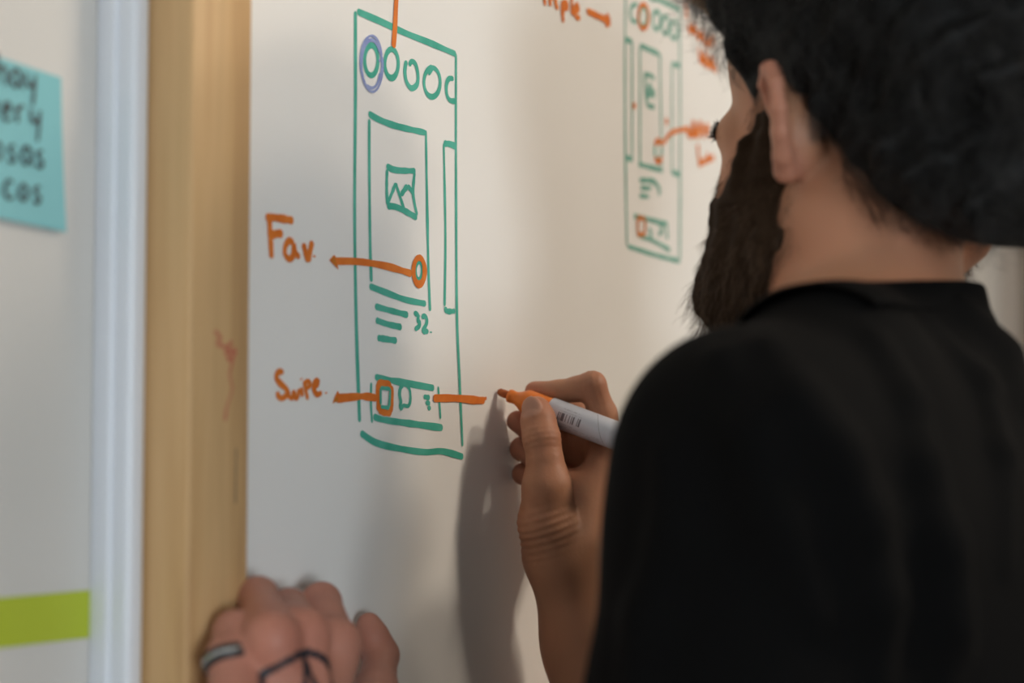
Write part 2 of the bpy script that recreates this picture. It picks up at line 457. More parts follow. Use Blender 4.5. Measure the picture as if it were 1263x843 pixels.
draw('icon_bar', g2, [('w', .0046, [(781.6, 266.5), (800, 271), (823, 277)]), [(822, 277), (822.5, 296)], ('w', .0042, [(788, 291), (805, 297), (826, 309)]),
                      ('w', .0046, [(800, 281), (803, 289), (801, 292)]), [(812, 276), (817, 283), (812, 290)]], w=.0042)
draw('icon_highlight', M['orange_dark'], [[(785.5, 268.5), (795, 270)], [(795, 270), (794.5, 290)], [(794.5, 290), (785.5, 289)], [(786, 268), (786, 290)]], w=.0044, lift=.0006)
draw('note_lettering', M['orange'], [
    [(670, -14), (671.5, 7)], [(666, -12), (676, -8)], [(677, -6), (678, 8)], [(678, -3), (682, -4)], [(684, -3), (685.5, 8), (688, 8)],
    [(692, 2), (694, 28)], [(693, 4), (698, 3), (699, 9), (694, 11)], [(704, -14), (705, 15), (707, 15)], [(708, 14), (713, 12), (711, 6), (708, 12), (710, 21), (715, 22)]], w=.0048, lift=.0006)
draw('arrow', M['orange'], [[(723, 13.5), (736, 19.5), (751, 26.5)], [(747, 17), (752, 27)], [(752, 27), (746, 31)]], w=.0056, lift=.0006)
draw('note_lettering', M['orange'], [
    [(845, 2), (847, 24)], [(848, 30), (852, 40), (855, 31), (858, 43)], [(858, 36), (862, 48), (866, 40), (868, 52)], [(866, 42), (872, 56), (877, 46), (880, 60)],
    [(861, 58), (864, 76), (869, 66), (871, 82), (877, 72), (883, 86)], [(864, 74), (874, 80), (884, 87)]], w=.0062, lift=.0006)
draw('note_lettering', M['orange'], [
    [(846, 160), (852, 168), (855, 152), (859, 169), (863, 152), (867, 168), (871, 155), (876, 170)], [(847, 165), (862, 166)],
    [(860, 178), (861, 192), (863, 204)], [(861, 203), (870, 198), (880, 194)], [(872, 188), (874, 202)]], w=.0060, lift=.0006)
# scuffs on the timber stile
draw('red_smudge', M['red_smudge'], [[(264, 408), (272, 418), (267, 424), (280, 428), (286, 420), (278, 436), (290, 432), (284, 444), (279, 440)],
                                     ('w', .0016, [(288, 440), (283, 462), (286, 480), (280, 500), (277, 520)])], w=.0024, y=FR_Y, lift=.0002)
draw('pencil_mark', M['grey_mark'], [[(291, 553), (290, 622)]], w=.0011, y=FR_Y, lift=.0002)

# ------------------------------------------------------------------ sticky note and tape on the wall
WY = WALL_Y - 0.0004
tr_, br_ = on(75, 96, WY), on(77, 287, WY)
hgt = tr_[2] - br_[2]
note = empty('sticky_note', (tr_[0] - hgt / 2, WY, br_[2]))
tag(note, 'light blue square sticky note with black handwriting on the wall', 'sticky note')
tl_off = np.array([-hgt, 0, 0.004])
V4 = [tr_ + tl_off, tr_, br_, br_ + tl_off]
def sheet_world(name, V4, th, mat, parent, curl):
    a, b, c, d = V4
    n = 8
    V, Fc = [], []
    for s in (0, 1):
        for j in range(n + 1):
            for i in range(n + 1):
                u, v = i / n, j / n
                p = (a * (1 - u) + b * u) * (1 - v) + (d * (1 - u) + c * u) * v
                V.append(p + np.array([0, -curl * v * v - th * s, 0]))
    N = (n + 1) ** 2
    for j in range(n):
        for i in range(n):
            q = [j * (n + 1) + i, j * (n + 1) + i + 1, (j + 1) * (n + 1) + i + 1, (j + 1) * (n + 1) + i]
            Fc.append(tuple(q)); Fc.append(tuple(k + N for k in reversed(q)))
    rim = [i for i in range(n + 1)] + [j * (n + 1) + n for j in range(1, n + 1)] + [n * (n + 1) + i for i in range(n - 1, -1, -1)] + [j * (n + 1) for j in range(n - 1, 0, -1)]
    for k in range(len(rim)):
        p, q = rim[k], rim[(k + 1) % len(rim)]
        Fc.append((p, q, q + N, p + N))
    me = bpy.data.meshes.new(name)
    me.from_pydata([tuple(p) for p in V], [], Fc)
    return link(name, me, mat, parent, smooth=False)
CURL = 0.0025
sheet_world('paper', V4, 0.0003, M['sticky'], note, CURL)
GL = {'h': [[(0, 1.7), (0.05, 0)], [(0.03, .6), (.35, 1), (.6, .7), (.62, 0)]],
      'a': [[(.6, .9), (.25, 1), (0, .5), (.2, 0), (.55, .4), (.6, .95), (.62, .3), (.8, 0)]],
      'y': [[(0, 1), (.1, .4), (.35, .25), (.6, .6)], [(.65, 1), (.6, .1), (.5, -.8)]],
      'v': [[(0, 1), (.3, 0), (.6, 1)]], 'e': [[(0, .5), (.5, .6), (.4, 1), (.1, .8), (.05, .3), (.3, 0), (.65, .2)]],
      'r': [[(0, 1), (.1, 0)], [(.08, .6), (.3, 1), (.55, .95)]], 'c': [[(.55, .9), (.2, 1), (0, .5), (.2, 0), (.6, .15)]],
      'o': [[(.3, 1), (0, .5), (.3, 0), (.6, .5), (.3, 1)]], 's': [[(.5, .95), (.15, .85), (.2, .55), (.5, .35), (.35, 0), (0, .1)]],
      'i': [[(.1, 1), (.15, 0)], [(.1, 1.45), (.12, 1.55)]]}
kk = Ink()
NW = hgt / 191.0
for word, xr, yb in (('hay', 46, 118), ('very', 52, 162), ('cosas', 58, 212), ('ricos', 54, 256)):
    # right end of the word and baseline, measured from the note's top right corner
    step = 0.0084
    bx = tr_[0] + (on(xr, 150, WY)[0] - tr_[0]) - step * len(word)
    bz = on(xr, yb, WY)[2] + 0.001
    v = (tr_[2] - bz) / hgt
    for ch in word:
        for st in GL[ch]:
            kk.ribbon(catmull([(bx + p[0] * 0.0088, bz + p[1] * 0.0085) for p in st]), 0.0017, 0.0008 + CURL * min(1.0, v) ** 2 + 0.0003, WY)
        bx += step
kk.build('handwriting', M['black_ink'], note)

tp = [on(-60, 743, WY), on(114.5, 728, WY), on(114.5, 786.5, WY), on(-60, 807, WY)]
tape = sheet_world('adhesive_tape', [np.array(q) for q in tp], 0.0002, M['lime'], None, 0.0)
tag(tape, 'strip of lime green adhesive tape on the wall below the sticky note', 'tape')
# ------------------------------------------------------------------ solid modelling by distance fields
def smin(a, b, k):
    h = np.clip(0.5 + 0.5 * (b - a) / k, 0, 1)
    return b * (1 - h) + a * h - k * h * (1 - h)
def smax(a, b, k):
    return -smin(-a, -b, k)
def rcone(p, a, b, ra, rb):
    a = np.asarray(a, float); b = np.asarray(b, float)
    ba = b - a
    l2 = ba @ ba
    rr = ra - rb
    a2 = l2 - rr * rr
    if a2 <= 1e-12:
        c, r = (a, ra) if ra > rb else (b, rb)
        return np.linalg.norm(p - c, axis=1) - r
    il2 = 1 / l2
    pa = p - a
    y = pa @ ba
    z = y - l2
    q = pa * l2 - y[:, None] * ba
    x2 = np.einsum('ij,ij->i', q, q)
    y2 = y * y * l2
    z2 = z * z * l2
    k = np.sign(rr) * rr * rr * x2
    out = (np.sqrt(x2 * a2 * il2) + y * rr) * il2 - ra
    c1 = np.sign(z) * a2 * z2 > k
    c2 = np.sign(y) * a2 * y2 < k
    out = np.where(c2, np.sqrt(x2 + y2) * il2 - ra, out)
    return np.where(c1, np.sqrt(x2 + z2) * il2 - rb, out)
def chain(p, pts, k=0.003):
    """pts: (point, radius) list"""
    d = None
    for (a, ra), (b, rb) in zip(pts[:-1], pts[1:]):
        e = rcone(p, a, b, ra, rb)
        d = e if d is None else smin(d, e, k)
    return d
def ellipsoid(p, c, r, R=None):
    q = p - np.asarray(c, float)
    if R is not None:
        q = q @ R                     # columns of R are the ellipsoid's axes
    r = np.asarray(r, float)
    k0 = np.linalg.norm(q / r, axis=1)
    k1 = np.linalg.norm(q / (r * r), axis=1) + 1e-9
    return k0 * (k0 - 1) / k1
def axes_of(n, up):
    n = np.asarray(n, float); n = n / np.linalg.norm(n)
    u = np.asarray(up, float); u = u - n * (u @ n); u /= np.linalg.norm(u)
    return np.stack([np.cross(u, n), u, n], 1)

def polygonise(f, lo, hi, h, band=2.2):
    """surface nets over a narrow band; f maps (n,3) points to distances"""
    lo = np.asarray(lo, float); hi = np.asarray(hi, float)
    C = 4
    n = (np.ceil((hi - lo) / (h * C)).astype(int) + 1) * C + 1
    def pts(ix):
        return lo + ix * h
    def ev(P):
        out = np.empty(len(P), np.float32)
        for s in range(0, len(P), 200000):
            out[s:s + 200000] = f(P[s:s + 200000])
        return out
    nc = (n - 1) // C
    g = np.stack(np.meshgrid(*[np.arange(k) for k in nc], indexing='ij'), -1).reshape(-1, 3)
    dc = ev(pts(g * C + C / 2.0))
    near = np.abs(dc) < h * C * band
    val = np.repeat(np.repeat(np.repeat(np.sign(dc).reshape(nc), C, 0), C, 1), C, 2).astype(np.float32)
    val = np.pad(val, ((0, 1), (0, 1), (0, 1)), mode='edge') * 1.0
    mask = np.zeros(n, bool)
    nb = g[near]
    off = np.stack(np.meshgrid(*[np.arange(C + 1)] * 3, indexing='ij'), -1).reshape(-1, 3)
    for o in off:
        q = nb * C + o
        mask[q[:, 0], q[:, 1], q[:, 2]] = True
    ix = np.argwhere(mask)
    val[mask] = ev(pts(ix))
    ins = val < 0
    cs = np.zeros(n - 1, np.int8)
    for dx in (0, 1):
        for dy in (0, 1):
            for dz in (0, 1):
                cs += ins[dx:n[0] - 1 + dx, dy:n[1] - 1 + dy, dz:n[2] - 1 + dz]
    cell = np.argwhere((cs > 0) & (cs < 8))
    acc = np.zeros((len(cell), 3)); cnt = np.zeros(len(cell))
    corner = [(i, j, k) for i in (0, 1) for j in (0, 1) for k in (0, 1)]
    for a in corner:
        for ax in range(3):
            if a[ax]:
                continue
            b = list(a); b[ax] = 1
            qa, qb = cell + a, cell + b
            va = val[qa[:, 0], qa[:, 1], qa[:, 2]]; vb = val[qb[:, 0], qb[:, 1], qb[:, 2]]
            m = (va < 0) != (vb < 0)
            t = np.where(m, va / np.where(np.abs(va - vb) < 1e-12, 1, va - vb), 0)
            acc[m] += (np.array(a) + t[:, None] * (np.array(b) - np.array(a)))[m]
            cnt[m] += 1
    V = pts(cell + acc / cnt[:, None])
    idx = np.full(n - 1, -1, np.int32)
    idx[cell[:, 0], cell[:, 1], cell[:, 2]] = np.arange(len(cell))
    Fs = []
    for ax in range(3):
        o1, o2 = [(1, 2), (2, 0), (0, 1)][ax]
        sl0 = [slice(1, n[k] - 1) for k in range(3)]; sl0[ax] = slice(0, n[ax] - 1)
        sl1 = list(sl0); sl1[ax] = slice(1, n[ax])
        A, B = ins[tuple(sl0)], ins[tuple(sl1)]
        e = np.argwhere(A != B)
        if not len(e):
            continue
        base = e.copy()
        for k in range(3):
            if k != ax:
                base[:, k] += 1
        flip = ~A[e[:, 0], e[:, 1], e[:, 2]]
        def vi(d1, d2):
            q = base.copy(); q[:, o1] -= d1; q[:, o2] -= d2
            return idx[q[:, 0], q[:, 1], q[:, 2]]
        quad = np.stack([vi(1, 1), vi(0, 1), vi(0, 0), vi(1, 0)], 1)
        quad[flip] = quad[flip][:, ::-1]
        Fs.append(quad)
    Fq = np.concatenate(Fs)
    Fq = Fq[(Fq >= 0).all(1)]
    return V.astype(np.float32), Fq
def gradient(f, P, e=0.0008):
    g = np.stack([f(P + d) - f(P - d) for d in np.eye(3) * e], 1)
    return g / (np.linalg.norm(g, axis=1)[:, None] + 1e-9)
def colour_attr(me, C):
    a = me.attributes.new('tint', 'FLOAT_COLOR', 'POINT')
    a.data.foreach_set('color', np.concatenate([C, np.ones((len(C), 1))], 1).astype(np.float32).ravel())
def vnoise(P, s, seed=0):
    """cheap smooth noise out of sine products, -1..1"""
    r = np.random.default_rng(seed)
    out = np.zeros(len(P))
    for _ in range(5):
        k = r.standard_normal(3); k = k / np.linalg.norm(k) * s * r.uniform(.6, 1.7)
        out += np.sin(P @ k + r.uniform(0, 6.28))
    return out / 3.0
def sstep(a, b, x):
    t = np.clip((x - a) / (b - a), 0, 1)
    return t * t * (3 - 2 * t)

# ------------------------------------------------------------------ pose
HEAD_C = np.array([-0.092, -0.301, 1.567])
FACE_AZ, HEAD_PITCH, HEAD_ROLL = math.radians(60.0), math.radians(-5.0), math.radians(0.0)
HR = np.array(Matrix.Rotation(FACE_AZ - math.pi / 2, 3, 'Z') @ Matrix.Rotation(HEAD_PITCH, 3, 'X') @ Matrix.Rotation(HEAD_ROLL, 3, 'Y'))
def to_head(p):
    return (p - HEAD_C) @ HR
def from_head(q):
    return np.asarray(q, float) @ HR.T + HEAD_C
NECK_T = np.array([-0.108, -0.296, 1.53])
NECK_B = np.array([-0.120, -0.294, 1.445])
SH_L = np.array([-0.274, -0.285, 1.393])
SH_R = np.array([0.040, -0.275, 1.385])
EL_L = np.array([-0.300, -0.275, 1.110])
WR_L = on(375, 935, -0.066)
EL_R = np.array([0.075, -0.090, 1.085])
WR_R = at(695, 697, 0.978)

# ---- right hand (holds the marker)
PEN_TIP = on(614, 483, -0.0012)
PEN_DIR = at(742, 531, 0.966) - PEN_TIP
PEN_DIR /= np.linalg.norm(PEN_DIR)
R_THUMB = [(at(662, 506, .969), .0094), (at(664, 520, .966), .0110), (at(668, 542, .962), .0114), (at(672, 566, .958), .0112), (at(675, 600, .957), .0160), (at(675, 645, .962), .0190), (at(688, 682, .970), .0200)]
R_INDEX = [(at(660, 483.5, .999), .0074), (at(690, 484, .992), .0080), (at(712, 480, .988), .0083), (at(731, 475, .984), .0090), (at(743, 512, .988), .0100), (at(752, 554, .990), .0118)]
R_MIDDLE = [(at(638, 520, 1.003), .0076), (at(656, 531, 1.004), .0084), (at(712, 511, 1.012), .0100), (at(754, 568, 1.006), .0115)]
R_RING = [(at(668, 574, .990), .0072), (at(644, 554, 1.010), .0080), (at(690, 548, 1.010), .0090), (at(752, 586, 1.020), .0112)]
R_PINKY = [(at(664, 596, .990), .0066), (at(645, 585, 1.012), .0070), (at(682, 580, 1.012), .0080), (at(746, 606, 1.030), .0102)]
NAIL_N = None
def crease(p, c, ax, amp, lam, wid):
    """skin wrinkles across a joint: shallow waves along ax"""
    q = p - c
    t = q @ ax
    r2 = np.einsum('ij,ij->i', q, q)
    return amp * np.sin(2 * math.pi * t / lam) * np.exp(-(t / wid) ** 2 - np.maximum(r2 - .0006, 0) / .0004)
def unit(v):
    v = np.asarray(v, float)
    return v / np.linalg.norm(v)
def nail(p, tip, back, n, w, l):
    """slightly raised nail plate; returns distance and a mask function value"""
    ax = unit(tip - back)
    n = unit(n - ax * (n @ ax))
    R = np.stack([np.cross(ax, n), ax, n], 1)
    return R
def hand_right(p):
    palm = None
    for (q, r), rw, dz in ((R_INDEX[-1], .017, (706, 664, .972)), (R_MIDDLE[-1], .017, (708, 668, .984)), (R_RING[-1], .016, (708, 672, .996)), (R_PINKY[-1], .015, (704, 676, 1.006))):
        e = rcone(p, at(*dz), q, rw, r)
        palm = e if palm is None else smin(palm, e, .012)
    palm = smin(palm, ellipsoid(p, at(694, 640, .985), (.022, .022, .034)), .014)
    palm = smin(palm, np.linalg.norm(p - at(727, 541, 1.008), axis=1) - .0135, .010)
    F = chain(p, R_INDEX, .004)
    for ch in (R_MIDDLE, R_RING, R_PINKY):
        F = smin(F, chain(p, ch, .004), .0012)
    d = smin(palm, F, .006)
    d = smin(d, chain(p, R_THUMB, .006), .0035)
    # knuckle bulges, thumb pad
    d = smin(d, np.linalg.norm(p - at(668, 541, .959), axis=1) - .0115, .004)
    return d
def arm_right(p):
    d = chain(p, [(WR_R + (EL_R - WR_R) * -.02, .0238), (WR_R + (EL_R - WR_R) * .25, .0285), (WR_R + (EL_R - WR_R) * .62, .041), (EL_R, .041), (EL_R + (SH_R - EL_R) * .5, .048), (SH_R, .058)], .02)
    return d
TH_AX = unit(R_THUMB[0][0] - R_THUMB[2][0])
TH_N = unit(-FW * .75 + UP * .30 - RT * .42)
def right_limb(p):
    d = smin(hand_right(p), arm_right(p), .018)
    d = d + crease(p, R_THUMB[2][0] - TH_AX * .002, TH_AX, .00024, .0040, .008)
    d = d + crease(p, at(655, 660, .95), unit(at(650, 640, .96) - at(666, 690, .96)), .00045, .0052, .016)
    d = d + crease(p, R_INDEX[3][0], unit(R_INDEX[3][0] - R_INDEX[1][0]), .0003, .004, .007)
    # thumb nail plate
    c = R_THUMB[0][0] * .72 + R_THUMB[1][0] * .28 + TH_N * .0072
    R = nail(None, R_THUMB[0][0], R_THUMB[1][0], TH_N, 0, 0)
    d = np.minimum(d, ellipsoid(p, c + TH_N * .0012, (.0078, .0098, .0028), R))
    return d
NAIL_C = R_THUMB[0][0] * .72 + R_THUMB[1][0] * .28 + TH_N * .0078

# ---- left hand (a loose fist leaning on the board edge)
FYL = -0.0125
L_PINKY = [(on(312, 806, -.026), .0080), (on(294, 788, -.0310), .0088), (on(289, 779, -.036), .0098), (on(281, 812, -.044), .0100), (on(292, 866, -.056), .0115)]
L_RING = [(on(322, 775, FYL), .0085), (on(318, 738, -.0155), .0098), (on(318, 738, -.024), .0104), (on(334, 790, -.060), .0118)]
L_MIDDLE = [(on(358, 790, FYL), .0085), (on(356, 752, -.0150), .0098), (on(356, 752, -.025), .0104), (on(372, 786, -.062), .0122)]
L_INDEX = [(on(405, 792, FYL), .0085), (on(396, 746, -.0150), .0100), (on(396, 744, -.024), .0106), (on(412, 796, -.056), .0122)]
L_THUMB = [(on(455, 771, -.0125), .0072), (on(460, 788, -.0155), .0090), (on(470, 809, -.020), .0098), (on(464, 850, -.034), .0115), (on(425, 920, -.050), .0160)]
KN_L = [L_INDEX[-1][0], L_MIDDLE[-1][0], L_RING[-1][0], L_PINKY[-1][0]]
def hand_left(p):
    palm = None
    wr = WR_L
    for q, dx, r in ((KN_L[0], .012, .0122), (KN_L[1], .004, .0125), (KN_L[2], -.006, .0120), (KN_L[3], -.014, .0112)):
        e = rcone(p, wr + np.array([dx, .004, 0.006]), q, .0165, r)
        palm = e if palm is None else smin(palm, e, .010)
    palm = smin(palm, ellipsoid(p, (KN_L[1] + WR_L) / 2 + np.array([0, .018, 0]), (.034, .016, .042)), .014)
    F = chain(p, L_INDEX, .004)
    for ch in (L_MIDDLE, L_RING, L_PINKY):
        F = smin(F, chain(p, ch, .004), .0010)
    d = smin(palm, F, .007)
    d = smin(d, chain(p, L_THUMB, .005), .005)
    for q in KN_L[:3]:
        d = smin(d, np.linalg.norm(p - (q + np.array([0, -.0022, .001])), axis=1) - .0104, .006)
    # tendons
    for q in KN_L[:3]:
        d = smin(d, rcone(p, WR_L + np.array([0, -.014, .02]), q + np.array([0, -.0085, -.01]), .002, .0030), .008)
    return d
def left_limb(p):
    a = chain(p, [(WR_L, .0250), (WR_L + (EL_L - WR_L) * .3, .030), (WR_L + (EL_L - WR_L) * .7, .042), (EL_L, .041), (EL_L + (SH_L - EL_L) * .5, .047), (SH_L, .056)], .02)
    return smin(hand_left(p), a, .016)

# ---- head
def mir(v):
    return np.array([-v[0], v[1], v[2]])
EAR_PTS = [((.074, .006, .002), .0030), ((.080, .011, .018), .0034), ((.086, .008, .031), .0036), ((.091, -.003, .0375), .0038), ((.0965, -.014, .034), .0038), ((.0995, -.022, .022), .0038),
           ((.0990, -.0235, .006), .0038), ((.0955, -.018, -.008), .0040), ((.0895, -.010, -.020), .0050), ((.0830, -.002, -.0275), .0058), ((.0775, .003, -.0245), .0050), ((.0735, .004, -.015), .0040)]
EAR_PTS = [((x, -.010 + (y + .010) * .76, -.0275 + (z + .0275) * .82), r) for (x, y, z), r in EAR_PTS]
EAR_N = unit((.72, .62, .05))
EAR_R = axes_of(EAR_N, (-.05, -.10, 1.0))
def head_field(P):
    q = to_head(P)
    s = q.copy(); s[:, 0] = np.abs(s[:, 0])
    d = ellipsoid(q, (0, -.014, .052), (.0745, .097, .086))
    d = smin(d, ellipsoid(q, (0, .028, .055), (.066, .068, .064)), .02)
    d = smin(d, ellipsoid(q, (0, .038, -.022), (.058, .056, .084)), .025)
    d = smin(d, rcone(s, (.050, .004, -.050), (.022, .080, -.096), .020, .020), .022)
    d = smin(d, ellipsoid(q, (0, .083, -.102), (.026, .021, .019)), .014)
    d = smin(d, ellipsoid(s, (.051, .060, -.034), (.019, .019, .028)), .02)
    d = smin(d, rcone(s, (.008, .092, .020), (.043, .079, .018), .0110, .0105), .012)
    d = smin(d, rcone(s, (.046, .072, .012), (.055, .060, -.028), .0095, .0110), .014)
    d = smax(d, -ellipsoid(s, (.027, .108, .000), (.015, .017, .010)), .012)
    d = smin(d, np.linalg.norm(s - np.array([.031, .0785, .000]), axis=1) - .0125, .004)
    d = smin(d, rcone(q, (0, .092, .010), (0, .117, -.030), .0075, .0115), .010)
    d = smin(d, ellipsoid(s, (.012, .106, -.033), (.008, .010, .008)), .006)
    d = smin(d, ellipsoid(q, (0, .099, -.058), (.022, .009, .006)), .006)
    d = smin(d, ellipsoid(q, (0, .097, -.069), (.020, .009, .006)), .006)
    # ears
    ear = chain(s, [(np.array(a), r) for a, r in EAR_PTS], .002)
    plate = ellipsoid(s, (.0865, -.0055, .000), (.0145, .0270, .0050), EAR_R)
    plate = smax(plate, -ellipsoid(s, np.array([.0865, -.0055, .000]) + EAR_N * .0058, (.0115, .0215, .0056), EAR_R), .002)
    bowl = ellipsoid(s, (.0735, -.007, -.004), (.0105, .011, .018))
    e = smin(smin(ear, plate, .003), bowl, .010)
    e = smin(e, ellipsoid(s, (.0770, .006, -.004), (.0042, .004, .006)), .003)
    d = smin(d, e, .0045)
    return d
def neck_field(P):
    d = rcone(P, NECK_T, NECK_B, .0455, .0470)
    # nape muscles and the slope to the shoulders
    d = smin(d, chain(P, [(NECK_B + np.array([0, .004, -.008]), .044), (SH_L * .62 + NECK_B * .38 + np.array([0, -.012, .012]), .046)], .02), .035)
    d = smin(d, chain(P, [(NECK_B + np.array([0, .004, -.008]), .044), (SH_R * .62 + NECK_B * .38 + np.array([0, -.012, .012]), .046)], .02), .035)
    return d
def head_neck(P):
    return smin(head_field(P), neck_field(P), .022)
HIP = np.array([-0.115, -0.345, 0.98])
def torso_field(P):
    ch = np.array([-0.115, -0.300, 1.27])
    d = ellipsoid(P, ch, (.165, .105, .20))
    d = smin(d, ellipsoid(P, (ch * .45 + HIP * .55), (.145, .098, .19)), .06)
    d = smin(d, ellipsoid(P, HIP, (.155, .10, .13)), .05)
    d = smin(d, rcone(P, SH_L + np.array([.02, 0, -.03]), SH_R + np.array([-.02, 0, -.03]), .062, .062), .05)
    d = smin(d, neck_field(P), .03)
    for s in (-1, 1):
        hx = HIP[0] + s * .085
        d = smin(d, chain(P, [(np.array([hx, -.345, .90]), .085), (np.array([hx + s * .015, -.335, .50]), .056), (np.array([hx + s * .03, -.355, .10]), .042)], .03), .03)
    return d

parts = []
lo = np.minimum.reduce([WR_R, EL_R, at(620, 450, 1.0), at(620, 620, 1.0)]) - .06
V, Fq = polygonise(right_limb, [-.09, -.26, 1.00], [.14, -.0004, 1.49], .0013)
parts.append((V, Fq, 'R'))
V, Fq = polygonise(left_limb, [-.39, -.35, 1.03], [-.14, -.0004, 1.42], .0013)
parts.append((V, Fq, 'L'))
V, Fq = polygonise(head_neck, HEAD_C - np.array([.15, .15, .16]), HEAD_C + np.array([.15, .15, .17]), .0016)
parts.append((V, Fq, 'H'))
def lower(P):
    return smin(smin(torso_field(P), rcone(P, SH_R, EL_R, .05, .036), .02), rcone(P, SH_L, EL_L, .05, .036), .02)
V, Fq = polygonise(lower, [-.36, -.50, .04], [.14, -.05, 1.47], .006)
parts.append((V, Fq, 'T'))

SKIN = np.array([0.46, 0.208, 0.118])
def skin_tint(P, part):
    n = len(P)
    C = np.tile(SKIN, (n, 1))
    m = vnoise(P, 160, 3)[:, None]
    C = C * (1 + .05 * m) + np.array([.02, -.004, -.004]) * vnoise(P, 60, 5)[:, None]
    def red(c, r, amt=1.0, col=(0.46, 0.17, 0.115)):
        w = np.exp(-(np.linalg.norm(P - c, axis=1) / r) ** 2)[:, None] * amt
        return C * (1 - w) + np.array(col) * w
    if part == 'R':
        for ch in (R_INDEX, R_MIDDLE, R_RING, R_PINKY, R_THUMB):
            C = red(ch[0][0], .012, .65)
        for q in (R_INDEX[3][0], R_THUMB[2][0], R_MIDDLE[1][0], R_RING[1][0], R_PINKY[1][0]):
            C = red(q, .012, .45)
        R = nail(None, R_THUMB[0][0], R_THUMB[1][0], TH_N, 0, 0)
        w = sstep(.0007, -.0002, ellipsoid(P, NAIL_C + TH_N * .001, (.0078, .0098, .0042), R))[:, None] * .65
        C = C * (1 - w) + np.array([.51, .285, .215]) * w
    if part == 'L':
        C = C * .96 + np.array([.008, .000, .028])
        for ch in (L_INDEX, L_MIDDLE, L_RING, L_PINKY, L_THUMB):
            C = red(ch[-1][0], .013, .6)
            C = red(ch[1][0], .014, .4)
        # tattoo: a ring with an A inside, on the back of the hand
        c = on(374, 868, -.075)
        q = (P - c)
        t_up = unit(KN_L[1] - WR_L)
        t_sd = unit((KN_L[0] - KN_L[3]) - t_up * ((KN_L[0] - KN_L[3]) @ t_up))
        cx, cz = q @ t_sd, q @ t_up
        dorsal = P[:, 1] < -.050
        rr = np.sqrt((cx / .0235) ** 2 + (cz / .0235) ** 2)
        ring = np.abs(rr - 1) < .078
        def seg(a, b, w):
            a = np.array(a); b = np.array(b); ba = b - a
            pa = np.stack([cx, cz], 1) - a
            t = np.clip(pa @ ba / (ba @ ba), 0, 1)
            return np.linalg.norm(pa - t[:, None] * ba, axis=1) < w
        tat = ring | seg((.002, .022), (-.010, -.021), .0018) | seg((.002, .022), (.012, -.021), .0018) | seg((-.006, -.006), (.009, -.006), .0016)
        C[tat & dorsal] = (.018, .022, .030)
    if part == 'H':
        q = to_head(P)
        for s in (-1, 1):
            for (a, r), amt in zip(EAR_PTS, [.5] * 12):
                e = from_head(np.array([a]) * np.array([s, 1, 1]))[0]
                C = red(e, .009, .40, (.50, .19, .15))
        # lips, brows' skin
        C = red(from_head([(0, .106, -.064)])[0], .016, .7, (.36, .12, .09))
        hair = hair_mask(q)[:, None]
        C = C * (1 - .75 * hair) + np.array([.03, .024, .02]) * .75 * hair
    if part == 'T':
        pass
    return np.clip(C, 0, 1)
def hair_mask(q):
    """1 where the scalp carries hair, 0 on bare skin (head coordinates)"""
    x, y, z = np.abs(q[:, 0]), q[:, 1], q[:, 2]
    # lower limit of the hair as a function of y (front to back)
    return sstep(-.004, .006, z - hair_line(y)) * sstep(.079, .075, np.where(y > -.035, x, 0))
def hair_line(y):
    return np.interp(y, [-.125, -.100, -.078, -.055, -.030, -.018, -.006, .006, .022, .036, .045, .060, .075, .085, .10],
                        [-.030, -.070, -.102, -.070, -.044, -.020, .006, .024, .028, .018, .045, .066, .074, .080, .084])

# ---- skin material
def skin_mat():
    m, nt, b = new_mat('skin', SKIN, 0.52, 0.35)
    at_ = nt.nodes.new('ShaderNodeAttribute'); at_.attribute_name = 'tint'
    nt.links.new(at_.outputs['Color'], b.inputs['Base Color'])
    b.inputs['Subsurface Weight'].default_value = 0.12
    b.inputs['Subsurface Radius'].default_value = (0.006, 0.002, 0.001)
    b.inputs['Subsurface Scale'].default_value = 0.6
    tc = nt.nodes.new('ShaderNodeTexCoord')
    nz = nt.nodes.new('ShaderNodeTexNoise'); nz.inputs['Scale'].default_value = 420; nz.inputs['Detail'].default_value = 3
    bp = nt.nodes.new('ShaderNodeBump'); bp.inputs['Strength'].default_value = 0.18; bp.inputs['Distance'].default_value = 0.0008
    nt.links.new(tc.outputs['Object'], nz.inputs['Vector'])
    nt.links.new(nz.outputs['Fac'], bp.inputs['Height'])
    nt.links.new(bp.outputs['Normal'], b.inputs['Normal'])
    return m
M['skin'] = skin_mat()
person = empty('person', (HIP[0], HIP[1], 0))
tag(person, 'bearded man in a black t-shirt writing on the whiteboard with a marker', 'person')
VV, FF, CC, base = [], [], [], 0
for V, Fq, p in parts:
    VV.append(V); FF.append(Fq + base); CC.append(skin_tint(V.astype(float), p)); base += len(V)
me = mesh_np('body', np.concatenate(VV), np.concatenate(FF))
colour_attr(me, np.concatenate(CC))
body = link('body', me, M['skin'], person, smooth=True)

